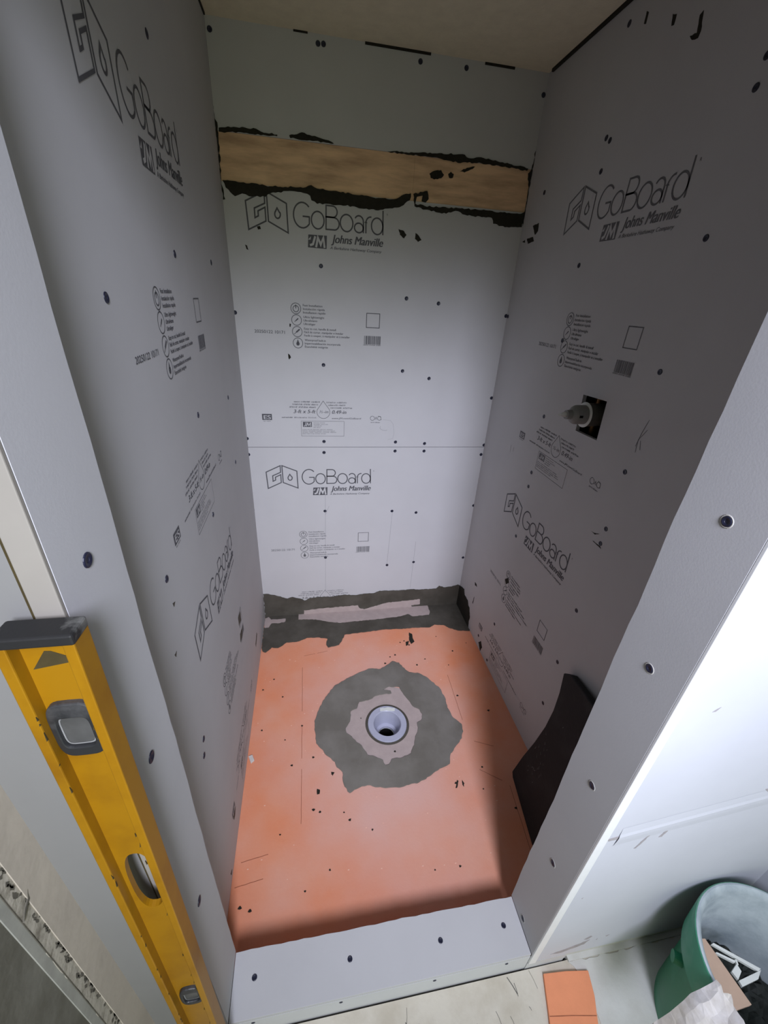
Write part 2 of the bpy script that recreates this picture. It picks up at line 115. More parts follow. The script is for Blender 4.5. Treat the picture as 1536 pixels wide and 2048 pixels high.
dust_film(M['tray'], (.53, -.78, 0), (.70, .95, 1), (.66, .42, .37))
M['wood'] = mat('bare_wood', (.78, .53, .33), .75, 0, 5, .15, 30, col2=(.46, .30, .19), lo=.38, hi=.68, stretch=(1, 1, 6))
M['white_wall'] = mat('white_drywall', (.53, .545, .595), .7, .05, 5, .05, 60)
M['left_wall'] = mat('darkened_left_drywall', (.215, .213, .203), .75, .06, 5, .05, 60)  # white drywall darkened in colour, standing in for weaker light on the left
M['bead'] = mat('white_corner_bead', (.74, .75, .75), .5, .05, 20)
M['left_bead'] = mat('darkened_cream_bead', (.29, .27, .235), .6, .06, 20)  # cream bead, its colour darkened to imitate the dimmer light there
M['ceiling'] = mat('ceiling_board', (.66, .62, .48), .9, .1, 30, .15, 200)
M['pvc'] = mat('grey_pvc', (.42, .43, .53), .35, .08, 30, spec=.5)
M['black'] = mat('black_void', (.006, .006, .006), .9, .2, 10)
M['rubber'] = mat('black_foam_rubber', (.014, .014, .015), .75, 0, 9, .2, 150, col2=(.03, .03, .031), lo=.5, hi=.8)
M['dust'] = mat('white_dust_marks', (.16, .16, .16), .9, .3, 60)
M['yellow'] = mat('yellow_painted_metal', (.29, .140, .0025), .45, 0, 14, .04, 60, col2=(.215, .095, .002), lo=.45, hi=.75, spec=.35)
M['cap'] = mat('black_plastic_cap', (.018, .018, .018), .55, 0, 26, .2, 60, col2=(.22, .22, .20), lo=.53, hi=.75)
M['vialframe'] = mat('black_vial_frame', (.02, .021, .022), .45, 0, 30, .1, 80, col2=(.07, .07, .07), lo=.5, hi=.75, spec=.5)
M['vial'] = mat('dusty_clear_vial', (.085, .085, .08), .35, .4, 30, spec=.5)
M['smudge'] = mat('brown_smudge', (.06, .045, .015), .8, .3, 40)
M['curb_front'] = mat('curb_front_board', (.55, .56, .57), .8, .06, 8)
M['plaster'] = mat('beige_wall_plaster', (.50, .45, .37), .85, 0, 9, .2, 40, col2=(.43, .385, .32))
M['crumble'] = mat('broken_plaster_edge', (.42, .39, .32), .95, 0, 34, .5, 70, col2=(.20, .18, .14), lo=.5, hi=.68)
M['old_wall'] = mat('dark_grey_wall', (.115, .11, .085), .9, 0, 11, .3, 50, col2=(.17, .165, .135), lo=.4, hi=.7)
M['subfloor'] = mat('dusty_subfloor', (.50, .455, .37), .9, 0, 12, .25, 50, col2=(.60, .56, .475), lo=.35, hi=.6)
M['dust_floor'] = mat('white_dust_floor', (.60, .60, .57), .95, 0, 9, .2, 60, col2=(.50, .49, .45), lo=.4, hi=.7)
M['green'] = mat('green_plastic', (.012, .165, .075), .42, 0, 9, .05, 50, col2=(.06, .26, .16), lo=.45, hi=.85, spec=.45)
M['dusty_inside'] = mat('dusty_bucket_lining', (.44, .50, .52), .8, 0, 10, .2, 60, col2=(.25, .30, .33), lo=.42, hi=.68)
M['tan'] = mat('tan_board', (.50, .355, .26), .8, .12, 12)
M['white_plastic'] = mat('white_plastic', (.68, .70, .66), .5, .08, 20)
M['rag'] = mat('white_paper_scrap', (.70, .67, .66), .9, 0, 14, .4, 60, col2=(.52, .48, .43), lo=.4, hi=.6)
M['copper'] = mat('dull_copper', (.42, .22, .10), .35, .3, 40, metal=.9)
M['grey_plastic'] = mat('grey_valve_plastic', (.24, .24, .23), .45, .15, 40)
M['white_chip'] = mat('pale_foam_chip', (.62, .58, .54), .9, .1, 50)
M['crease'] = mat('dark_mark', (.36, .12, .065), .9, .3, 60)
M['pencil'] = mat('pencil_line', (.27, .27, .29), .9)
M['orange_bright'] = mat('orange_foam', (.80, .30, .15), .7, .08, 20, .1, 150)

# ---------------------------------------------------------------- helpers
def link(name, me, m=None, parent=None, kind=None):
    o = bpy.data.objects.new(name, me); C.objects.link(o)
    if m is not None and me is not None and not me.materials:
        me.materials.append(m)
    if parent is not None: o.parent = parent
    if kind: o['kind'] = kind
    return o
def tag(o, label, cat, group=None):
    o['label'] = label; o['category'] = cat
    if group: o['group'] = group
    return o
def empty(name, loc, label, cat, group=None):
    o = bpy.data.objects.new(name, None); C.objects.link(o); o.location = loc; o.empty_display_size = .05
    return tag(o, label, cat, group)
def place(o, p):        # child coordinates were given in world space
    o.matrix_parent_inverse = Matrix.Translation(-Vector(p)); return o
def done(bm, name):
    bmesh.ops.recalc_face_normals(bm, faces=bm.faces[:])
    me = bpy.data.meshes.new(name); bm.to_mesh(me); bm.free(); return me
def box(bm, a, b):
    x0, y0, z0 = a; x1, y1, z1 = b
    vs = [bm.verts.new(p) for p in ((x0,y0,z0),(x1,y0,z0),(x1,y1,z0),(x0,y1,z0),(x0,y0,z1),(x1,y0,z1),(x1,y1,z1),(x0,y1,z1))]
    for f in ((3,2,1,0),(4,5,6,7),(0,1,5,4),(1,2,6,5),(2,3,7,6),(3,0,4,7)): bm.faces.new([vs[i] for i in f])
def boxes(name, lst, m, parent=None, kind=None, bevel=0.0):
    bm = bmesh.new()
    for a, b in lst: box(bm, a, b)
    o = link(name, done(bm, name), m, parent, kind)
    if bevel: bev(o, bevel)
    return o
def bev(o, wd, seg=2, ang=40):
    b = o.modifiers.new('bevel', 'BEVEL'); b.width = wd; b.segments = seg; b.limit_method = 'ANGLE'; b.angle_limit = math.radians(ang)
def jag(L, step=.008, amp=.0015):
    out = []
    for i in range(len(L)):
        a = Vector(L[i]); b = Vector(L[(i+1) % len(L)]); n = max(1, int((b-a).length/step)); d = (b-a)
        pn = Vector((-d.y, d.x)); pn = pn.normalized() if pn.length > 0 else pn
        for k in range(n):
            q = a+d*(k/n)+pn*(random.uniform(-amp, amp) if k else 0); out.append((q.x, q.y))
    return out
# planes: 2-D -> 3-D with the surface normal
PL = {'back': (lambda a, b, h: (a, -h, b)), 'floor': (lambda a, b, h: (a, b, h)), 'right': (lambda a, b, h: (W-h, a, b)), 'left': (lambda a, b, h: (h, a, b)),
      'jr': (lambda a, b, h: (XR-h, a, b)), 'jl': (lambda a, b, h: (XL+h, a, b))}
def slab(bm, loops, fn, h0, h1):
    """flat polygon (first loop outline, others holes) on a plane, from height h0 to h1"""
    edges = []; vs = []
    for L in loops:
        v = [bm.verts.new(fn(a, b, h1)) for a, b in L]; vs.append(v)
        edges += [bm.edges.new((v[i], v[(i+1) % len(v)])) for i in range(len(v))]
    fr = bmesh.ops.triangle_fill(bm, use_beauty=True, edges=edges)
    faces = [g for g in fr['geom'] if isinstance(g, bmesh.types.BMFace)]
    if h0 is not None:
        top = Vector(fn(0, 0, h1)); bot = Vector(fn(0, 0, h0)); mp = {}
        for v in vs:
            for q in v: mp[q] = bm.verts.new(q.co+(bot-top))
        for v in vs:
            for i in range(len(v)):
                a, b = v[i], v[(i+1) % len(v)]; bm.faces.new((a, b, mp[b], mp[a]))
        for f in faces: bm.faces.new([mp[q] for q in f.verts][::-1])
def patch(name, loops, plane, th, m, parent=None, step=.008, amp=.0015, base=0.0, bevel=None, kind=None):
    bm = bmesh.new(); fn = PL[plane] if isinstance(plane, str) else plane
    slab(bm, [jag(L, step, amp) if step else L for L in loops], fn, base, base+th)
    o = link(name, done(bm, name), m, parent, kind)
    if bevel: bev(o, bevel, 2, 50)
    return o
def patches(name, polys, plane, th, m, parent=None, step=.006, amp=.001, base=0.0, kind=None):
    bm = bmesh.new()
    for L in polys: slab(bm, [jag(L, step, amp) if step else L], PL[plane], base, base+th)
    return link(name, done(bm, name), m, parent, kind)
def lathe(bm, prof, seg=48, c=(0, 0, 0), axis='z', jit=0):
    rings = []
    for rr, h in prof:
        ring = []
        for i in range(seg):
            t = 2*math.pi*i/seg; q = (math.cos(t)*rr, math.sin(t)*rr, h)
            if axis == 'x': q = (-q[2], q[0], q[1])
            ring.append(bm.verts.new((c[0]+q[0], c[1]+q[1], c[2]+q[2])))
        rings.append(ring)
    for a, b in zip(rings[:-1], rings[1:]):
        for i in range(seg): bm.faces.new((a[i], a[(i+1) % seg], b[(i+1) % seg], b[i]))
    if prof[0][0] > 0: bm.faces.new(rings[0][::-1]) if prof[0][0] < .9e9 and CAPS[0] else None
    if prof[-1][0] > 0: bm.faces.new(rings[-1]) if CAPS[1] else None
CAPS = [True, True]
def lathe_obj(name, prof, m, parent=None, seg=48, c=(0, 0, 0), axis='z', caps=(True, True), smooth=True):
    global CAPS
    CAPS = list(caps); bm = bmesh.new(); lathe(bm, prof, seg, c, axis); bmesh.ops.remove_doubles(bm, verts=bm.verts[:], dist=1e-6)
    me = done(bm, name)
    if smooth:
        for p in me.polygons: p.use_smooth = True
    o = link(name, me, m, parent)
    if smooth:
        e = o.modifiers.new('edge', 'EDGE_SPLIT'); e.split_angle = math.radians(35)
    return o
def ribbon(bm, pts, wd, closed=False, h=0.0):
    """stroke of constant width in (u, v)"""
    P = [Vector((a, b)) for a, b in pts]; n = len(P); Lf, Rg = [], []
    for i in range(n):
        pa = P[i-1] if (i > 0 or closed) else None; pb = P[(i+1) % n] if (i < n-1 or closed) else None
        d1 = (P[i]-pa).normalized() if pa is not None else None; d2 = (pb-P[i]).normalized() if pb is not None else None
        d1 = d1 or d2; d2 = d2 or d1
        n1 = Vector((-d1.y, d1.x)); n2 = Vector((-d2.y, d2.x)); k = (n1+n2)
        k = k.normalized() if k.length > 1e-6 else n1
        s = wd/2/max(.35, k.dot(n1)); Lf.append(P[i]+k*s); Rg.append(P[i]-k*s)
    lv = [bm.verts.new((q.x, q.y, h)) for q in Lf]; rv = [bm.verts.new((q.x, q.y, h)) for q in Rg]
    for i in range(n if closed else n-1):
        j = (i+1) % n; bm.faces.new((lv[i], rv[i], rv[j], lv[j]))
def quad(bm, a, b, h=0.0):
    vs = [bm.verts.new((x, y, h)) for x, y in ((a[0], a[1]), (b[0], a[1]), (b[0], b[1]), (a[0], b[1]))]; bm.faces.new(vs)
def text(bm, s, ua, ub, v, hgt=None, shear=0.0, fat=0.0, h=0.0):
    """lettering from u=ua to ub (or natural width for height hgt) on baseline v"""
    cu = bpy.data.curves.new('t', 'FONT'); cu.body = s; cu.size = 1; cu.shear = shear
    o = bpy.data.objects.new('t', cu); C.objects.link(o)
    dg = bpy.context.evaluated_depsgraph_get(); me = o.evaluated_get(dg).to_mesh()
    xs = [q.co.x for q in me.vertices]; x0, x1 = min(xs), max(xs)
    sy = hgt/0.72 if hgt else (ub-ua)/(x1-x0); sx = (ub-ua)/(x1-x0) if ub is not None else sy
    for dx in ([0] if fat <= 0 else [-fat*sy*1.6, 0, fat*sy*1.6]):          # heavier strokes for bold lettering
        vs = [bm.verts.new((ua+(q.co.x-x0)*sx+dx, v+q.co.y*sy, h)) for q in me.vertices]
        for p in me.polygons:
            try: bm.faces.new([vs[i] for i in p.vertices])
            except ValueError: pass
        h += .00004
    o.evaluated_get(dg).to_mesh_clear(); bpy.data.objects.remove(o); bpy.data.curves.remove(cu)
def fuzz(bm, ua, ub, v, hgt, words, h=0.0):
    """a line of lettering too small to read: words of short pen strokes"""
    n = words; tot = ub-ua; gaps = .12*tot/max(1, n); x = ua
    ws = [random.uniform(.7, 1.3) for _ in range(n)]; k = (tot-gaps*(n-1))/sum(ws)
    for wq in ws:
        L = wq*k; m = max(2, int(L/(hgt*.75)))
        for i in range(m):
            a = x+L*i/m; st = hgt*.22
            ribbon(bm, [(a, v), (a, v+hgt*random.choice((.7, .7, 1))), (a+L/m*.6, v+hgt*.7), (a+L/m*.6, v+hgt*.1)][:random.choice((3, 4))], st, False, h)
        x += L+gaps
# ================================================================= SETTING
# ---- back wall: framing panel behind, three boards and a gap for the blocking
wall_back = boxes('wall_back', [((-.05, BT+.004, -.05), (W+.05, .06, H))], M['board_edge'], kind='structure')
low_board = boxes('board', [((0, 0, -.05), (W, BT, S-.0012))], M['board'], wall_back)
mid_board = boxes('board', [((0, 0, S+.0012), (W, BT, ZB))], M['board'], wall_back)
top_board = boxes('board', [((0, 0, ZT), (W, BT, H))], M['board'], wall_back)
def edge_board(name, profile_yz, x0, x1, m, parent=None, kind=None):
    bm = bmesh.new(); slab(bm, [profile_yz], lambda a, b, h: (h, a, b), x0, x1); return link(name, done(bm, name), m, parent, kind)
wall_left = boxes('wall_left', [((-BT, YJ-.0, -.05), (0, BT, H))], M['board'], kind='structure')
bm = bmesh.new(); hole = [(-.6268, 1.3322), (-.736, 1.336), (-.7413, 1.2255), (-.6359, 1.2238)]
slab(bm, [[(YJ, -.05), (BT, -.05), (BT, H), (YJ, H)], hole], PL['right'], -BT, 0)
wall_right = link('wall_right', done(bm, 'wall_right'), M['board'], kind='structure')
cav = boxes('wall_cavity', [((W+.10, -.80, 1.15), (W+.11, -.56, 1.42)), ((W+BT, -.81, 1.15), (W+.11, -.80, 1.42)), ((W+BT, -.57, 1.15), (W+.11, -.56, 1.42)),
             ((W+BT, -.80, 1.14), (W+.10, -.57, 1.15)), ((W+BT, -.80, 1.41), (W+.10, -.57, 1.42))], M['black'], wall_right)
ceiling = boxes('ceiling', [((-.05, YF-.02, H), (W+.05, .06, H+.02))], M['ceiling'], kind='structure')
bm = bmesh.new()
for a, b, t in (((.25, H), (.292, H), .004), ((.465, H), (.674, H), .006), ((.855, H), (.958, H), .006)):
    box(bm, (a[0], -.003, H-t), (b[0], .001, H+.001))
box(bm, (W-.007, -1.2, H-.008), (W+.001, -.03, H+.001)); box(bm, (-.001, -.35, H-.005), (.004, -.01, H+.001))
link('joint_gap', done(bm, 'joint_gap'), M['mortar_dark'], ceiling)
# ---- front wall on both sides of the opening
def wavy(y0, y1, z0, z1, side, n=46, amp=.0016):
    """board outline in (y, z) whose inner edge is a rough knife cut"""
    L = [(y0, z0), (y1, z0)]; o = 0
    for i in range(1, n):
        o = .7*o+random.uniform(-amp, amp); L.append((y1+o, z0+(z1-z0)*i/n))
    return L+[(y1, z1), (y0, z1)]
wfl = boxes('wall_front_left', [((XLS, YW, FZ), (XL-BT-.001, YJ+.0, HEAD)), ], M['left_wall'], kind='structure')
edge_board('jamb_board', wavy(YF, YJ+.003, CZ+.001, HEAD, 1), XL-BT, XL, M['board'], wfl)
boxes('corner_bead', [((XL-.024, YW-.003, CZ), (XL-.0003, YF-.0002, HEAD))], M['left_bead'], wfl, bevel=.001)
boxes('joint_gap', [((XL-.027, YW-.001, FZ), (XL-.0245, YW+.001, HEAD))], M['smudge'], wfl)
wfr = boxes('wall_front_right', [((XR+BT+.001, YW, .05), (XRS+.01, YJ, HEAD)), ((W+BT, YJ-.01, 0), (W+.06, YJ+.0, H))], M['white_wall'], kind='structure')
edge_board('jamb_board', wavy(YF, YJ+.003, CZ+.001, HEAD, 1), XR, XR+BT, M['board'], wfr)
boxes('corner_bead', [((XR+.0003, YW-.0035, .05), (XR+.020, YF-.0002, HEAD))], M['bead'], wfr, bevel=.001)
boxes('joint_gap', [((XR+.0205, YW-.0012, .06), (XR+.0222, YW+.001, HEAD))], M['ink_faint'], wfr)
boxes('baseboard_strip', [((XR+BT+.001, YW+.004, 0), (XRS+.01, YJ, .047))], M['dust_floor'], wfr)
boxes('return_board', [((XR+BT, YJ+.0005, CZ), (W-.0005, YJ+.003, HEAD))], M['board'], wfr)
boxes('wall_header', [((XLS, YW, HEAD+.0005), (XRS, YJ, 2.75))], M['white_wall'], kind='structure')
boxes('ceiling_room', [((XLS-.08, -3.4, 2.75), (XRS+.06, YJ, 2.80))], M['white_wall'], kind='structure')
bm = bmesh.new()                                   # taped joint across the right wall: a low smooth ridge
n = 40; rows = []
for i in range(n+1):
    x = XR+.045+(XRS-XR-.045)*i/n; z = .655+.10*(x-XR)/.58
    rows.append([bm.verts.new((x, YW-d, z+dz)) for dz, d in ((-.035, .0002), (-.012, .0022), (.0, .0026), (.008, .0012), (.03, .0002))])
for a, b in zip(rows[:-1], rows[1:]):
    for k in range(4): bm.faces.new((a[k], b[k], b[k+1], a[k+1]))
link('taped_joint', done(bm, 'taped_joint'), M['white_wall'], wfr)
bm = bmesh.new()
def pf(a, b, h): return (a, YW-h, b)
for L in ([(.80, .66), (.83, .665), (.86, .68), (.84, .655), (.81, .652)], [(.885, .60), (.902, .65), (.906, .65), (.89, .60)], [(.93, .63), (.945, .68), (.952, .69), (.938, .63)],
          [(.862, 1.02), (.868, 1.026), (.874, 1.03), (.868, 1.02)], [(.83, .40), (.834, .402), (.832, .396)], [(1.12, .75), (1.135, .735), (1.13, .75)],
          [(.84, .075), (.90, .10), (.93, .115), (.94, .12), (.93, .095), (.87, .07)], [(.92, .13), (.935, .145), (.94, .14), (.93, .125)], [(.96, .11), (.965, .114), (.963, .106)], [(.985, .12), (.995, .125), (.99, .115)], [(1.18, .66), (1.187, .672), (1.19, .66)]):
    slab(bm, [jag(L, .006, .0012)], pf, 0, .0006)
link('scuff_mark', done(bm, 'scuff_mark'), mat('taupe_scuff', (.36, .34, .35), .9, .2, 60), wfr)
# ---- side walls of the room outside the shower
wsl = boxes('wall_left_room', [((XLS-.08, -3.4, FZ-.1), (XLS-.004, YW+.02, 2.75))], M['old_wall'], kind='structure')
boxes('plaster_face', [((XLS-.004, -1.487, FZ), (XLS, YW+.004, H))], M['plaster'], wsl)
bm = bmesh.new(); Ledge = []; n = 220
top = [(-1.4845+random.uniform(-.0012, .001), FZ+(H-FZ)*i/n) for i in range(n+1)]
bot = []; o_ = 0
for i in range(n, -1, -1):
    o_ = .8*o_+random.uniform(-.0009, .0009); bot.append((-1.5035+o_, FZ+(H-FZ)*i/n))
slab(bm, [top+bot], lambda a, b, h: (XLS+h, a, b), -.0042, -.0015)
link('broken_edge', done(bm, 'broken_edge'), M['crumble'], wsl)
bm = bmesh.new()
for i in range(90):
    z = random.uniform(.3, 1.15); y = -1.488+random.uniform(-.006, .002)
    slab(bm, [jag([(y, z), (y+random.uniform(.001, .003), z+random.uniform(.002, .005)), (y-random.uniform(.0, .002), z+random.uniform(.006, .016)), (y-random.uniform(.002, .004), z+random.uniform(.004, .009))], .003, .0008)], lambda a, b, h: (XLS+h, a, b), -.0016, -.0011)
slab(bm, [[(-1.5050, FZ), (-1.5042, FZ), (-1.5032, 1.2), (-1.5040, 1.2)]], lambda a, b, h: (XLS+h, a, b), -.004, -.0011)
slab(bm, [jag([(-1.504, .885), (-1.495, .896), (-1.487, .90), (-1.482, .91), (-1.4855, .896), (-1.495, .891)], .004, .0008)], lambda a, b, h: (XLS+h, a, b), -.0016, .0003)
link('crack', done(bm, 'crack'), mat('dark_crack', (.13, .12, .095), .9, .3, 60), wsl, 'stuff')
boxes('paint_edge', [((XLS-.0042, -1.5155, FZ), (XLS-.0022, -1.5035, H))], mat('pale_paint_edge', (.36, .36, .315), .8, .2, 30), wsl)
wsr = boxes('wall_right_room', [((XRS, -3.4, 0), (XRS+.06, YJ, 2.75))], M['white_wall'], kind='structure')
flo = boxes('floor', [((XLS-.1, -3.4, -.06), (XRS+.08, YF-.005, FZ))], M['subfloor'], kind='structure')
bm = bmesh.new()
slab(bm, [jag([(.905, YF-.0095), (.935, -1.50), (.925, -1.54), (.93, -1.60), (.94, -1.8), (XRS-.001, -1.8), (XRS-.001, YF-.0095)], .012, .004)], PL['floor'], FZ, FZ+.002)
link('dusty_area', done(bm, 'dusty_area'), M['dust_floor'], flo)
boxes('floor_gap', [((XLS, YF-.009, -.06), (XRS, YJ, -.02))], M['smudge'], flo)
boxes('floor_edge', [((.905, YF-.0095, -.03), (XRS, YW+.004, FZ+.006))], M['dust_floor'], flo)
bm = bmesh.new()
for i in range(46):
    x = random.uniform(.2, .92); y = random.uniform(-1.60, -1.482); a = random.choice((1.35, 1.8, 1.6, 2.0, 1.2)); L = random.uniform(.006, .035)
    ribbon(bm, [(x, y), (x+math.cos(a)*L*.5+.001, y+math.sin(a)*L*.5), (x+math.cos(a)*L, y+math.sin(a)*L)], random.uniform(.0008, .0022), False, FZ+.0006)
link('scratch', done(bm, 'scratch'), mat('floor_scratch', (.17, .16, .14), .9, .3, 60), flo, 'stuff')
# ================================================================= BOARD PRINT (one mesh per printed mark, shared by all boards)
INK = {}
LW = .0046
bm = bmesh.new()
for cl, pts in D['logo']: ribbon(bm, pts, LW if len(pts) > 6 or cl else LW, bool(cl), 0)
text(bm, 'R', .558, .562, .835+.984, .006)
INK['printed_logo'] = (done(bm, 'printed_logo'), M['ink'])
bm = bmesh.new()
bm.faces.new([bm.verts.new((a, b, 0)) for a, b in D['jm']])
a, b, c = D['t_jm']; text(bm, 'Johns Manville', a[0], b[0], (a[1]+b[1])/2, .026, .25, .018)
a, b, c = D['t_bh']; text(bm, 'A Berkshire Hathaway Company', a[0], b[0], (a[1]+b[1])/2, .009, .25, .01)
INK['printed_maker_name'] = (done(bm, 'printed_maker_name'), M['ink'])
bm = bmesh.new()
for pts in D['jmw'][:2]: ribbon(bm, pts, .007, False, .0003)
bm.faces.new([bm.verts.new((p[0], p[1], .0003)) for p in D['jmw'][2]][:3])
INK['maker_monogram'] = (done(bm, 'maker_monogram'), M['boardink'])
bm = bmesh.new()
ICZ = (1.504, 1.464, 1.423, 1.382)
def circ(u, v, r, a0=0, a1=360, n=24): return [(u+r*math.cos(math.radians(a0+(a1-a0)*i/n)), v+r*math.sin(math.radians(a0+(a1-a0)*i/n))) for i in range(n)]
for k, z in enumerate(ICZ):
    u = .2255+.001*k; ribbon(bm, circ(u, z, .0185), .0022, True)
    if k == 0:
        ribbon(bm, circ(u, z-.001, .0105), .0026, True); ribbon(bm, [(u, z), (u, z+.013)], .003)
    elif k < 3:
        d = .008 if k == 1 else .012
        ribbon(bm, [(u-d, z-d*.8), (u-d*.2, z-.001)], .002); ribbon(bm, [(u-d*.3, z-.002), (u+d*.8, z+d*.75)], .0055 if k == 2 else .004)
    else:
        bm.faces.new([bm.verts.new((a, b, 0)) for a, b in circ(u, z-.003, .0065)[:]]); ribbon(bm, [(u-.004, z), (u, z+.010), (u+.004, z)], .003)
TX = ((('Fast Installation', .073), ('Instalación rápida', .082), ('Installation rapide', .085)), (('Ultra lightweight', .079), ('Ultraliviano', .052), ('Ultraléger', .045)),
      (('Easy to cut, handle & install', .123), ('Fácil de cortar, manipular e instalar', .152), ('Facile à couper, à manipuler et à installer', .178)), (('Waterproof built-in', .082), ('Impermeabilización incorporada', .14), ('Étanchéité intégrée', .09)))
for k, rows_ in enumerate(TX):
    for j, (s, L) in enumerate(rows_): text(bm, s, .252+.001*k, .252+.001*k+L, ICZ[k]+.0085-.0122*j, .0078, 0, .012)
INK['printed_features'] = (done(bm, 'printed_features'), M['ink'])
bm = bmesh.new(); text(bm, '20250122 10171', .067, .18, 1.413, .0115, 0, .006); INK['printed_date_code'] = (done(bm, 'printed_date_code'), M['ink'])
bm = bmesh.new(); ribbon(bm, [(.497, 1.501), (.549, 1.501), (.549, 1.450), (.497, 1.450)], .0026, True); INK['printed_square_frame'] = (done(bm, 'printed_square_frame'), M['ink'])
bm = bmesh.new(); x = .490; rs = random.Random(4)
while x < .555:
    wq = rs.choice((.0012, .0018, .003, .0045)); quad(bm, (x, 1.388), (min(x+wq, .557), 1.4195)); x += wq+rs.choice((.0010, .0016, .0022))
fuzz(bm, .487, .558, 1.383, .004, 3)
INK['printed_barcode'] = (done(bm, 'printed_barcode'), M['ink'])
bm = bmesh.new()
drop = [(.3235, 1.158)]+[(.3240+.0275*math.cos(math.radians(t)), 1.111+.0275*math.sin(math.radians(t))) for t in range(28, -209, -12)]
ribbon(bm, drop, .0018, True)
text(bm, '3-ft x 5-ft', .199, .291, 1.1055, .0155, .25, .014); text(bm, '½-in', .306, .345, 1.1065, .0125, .25, .006); text(bm, '0.49-in', .361, .422, 1.1045, .0155, .25, .014)
for j, (a, b, c, d) in enumerate(((.203, .311, .338, .425), (.197, .303, .345, .420), (.184, .293, .354, .448))):
    fuzz(bm, a, b, 1.1500-.0112*j, .0060, 3); fuzz(bm, c, d, 1.1485-.0112*j, .0060, 2)
fuzz(bm, .150, .294, 1.0835, .0050, 3); text(bm, 'www.JM.com/GoBoard', .360, .487, 1.0815, .0072, .25, .01)
ribbon(bm, [(.229, 1.0715), (.413, 1.0715), (.413, 1.0055), (.229, 1.0055)], .0012, True)
for j in range(4): fuzz(bm, .281, .281+(.05, .062, .035, .03)[j], 1.0625-.0068*j, .0028, 2)
for j in range(4): fuzz(bm, .234, .234+(.13, .14, .146, .10)[j], 1.033-.0062*j, .0026, 5)
quad(bm, (.236, 1.046), (.274, 1.068))
INK['printed_specification'] = (done(bm, 'printed_specification'), M['ink'])
bm = bmesh.new(); quad(bm, (.069, 1.0745), (.109, 1.1005)); fuzz(bm, .074, .103, 1.068, .003, 2); INK['printed_rating_mark'] = (done(bm, 'printed_rating_mark'), M['ink'])
bm = bmesh.new(); text(bm, 'ES', .076, .104, 1.0785, .017, 0, .01, .0003)
ribbon(bm, [(.250, 1.066), (.247, 1.052), (.240, 1.050)], .003, False, .0003); ribbon(bm, [(.251, 1.049), (.256, 1.063), (.261, 1.052), (.268, 1.064), (.269, 1.048)], .003, False, .0003)
INK['rating_letters'] = (done(bm, 'rating_letters'), M['boardink'])
bm = bmesh.new()
ribbon(bm, circ(.537, 1.087, .0095, 80, 395)+[(.540, 1.096)], .0018, False); ribbon(bm, [(.549, 1.081), (.553, 1.092), (.557, 1.081)], .0018); ribbon(bm, circ(.568, 1.087, .0085, 40, 350), .0018, False); ribbon(bm, [(.562, 1.097), (.574, 1.093), (.576, 1.079)], .0018)
fuzz(bm, .531, .572, 1.066, .004, 2)
INK['printed_certification'] = (done(bm, 'printed_certification'), M['ink'])
for me, m in INK.values(): me.materials.append(m)
faint = {k: me.copy() for k, (me, m) in INK.items()}
for k, me in faint.items():
    if 'letters' not in k and 'monogram' not in k: me.materials[0] = M['ink_faint']
EPS = .0005
def basis(kind, du, dz):
    if kind == 'back': return Matrix(((1, 0, 0, du), (0, 0, -1, -EPS), (0, 1, 0, dz), (0, 0, 0, 1)))
    if kind == 'right': return Matrix(((0, 0, -1, W-EPS), (-1, 0, 0, -du), (0, 1, 0, dz), (0, 0, 0, 1)))
    return Matrix(((0, 0, 1, EPS), (1, 0, 0, du), (0, 1, 0, dz), (0, 0, 0, 1)))
def stamp(parent, kind, du, dz, names, weak=False, shear=0.0):
    for nme in names:
        o = bpy.data.objects.new(nme, faint[nme] if weak else INK[nme][0]); C.objects.link(o); o.parent = parent; o.matrix_world = basis(kind, du, dz)
LOGO = ['printed_logo', 'printed_maker_name', 'maker_monogram']
ICON = ['printed_features', 'printed_square_frame', 'printed_barcode']
SPEC = ['printed_specification', 'printed_rating_mark', 'rating_letters', 'printed_certification']
DATE = ['printed_date_code']
stamp(mid_board, 'back', 0.0, 0.0, LOGO+ICON+SPEC+DATE)
stamp(low_board, 'back', -.006, -.984, LOGO); stamp(low_board, 'back', -.007, -.996, ICON+DATE, True); stamp(low_board, 'back', -.003, -1.0, SPEC[:1], True)
stamp(wall_right, 'right', .237, .026, LOGO+ICON+SPEC+DATE, True); stamp(wall_right, 'right', .235, -.971, LOGO); stamp(wall_right, 'right', .235, -.963, ICON+DATE, True); stamp(wall_right, 'right', .235, -.965, SPEC, True)
stamp(wall_left, 'left', -1.104, .029, LOGO+ICON+SPEC+DATE); stamp(wall_left, 'left', -1.104, -.955, LOGO); stamp(wall_left, 'left', -1.104, -.958, ICON+SPEC, True)
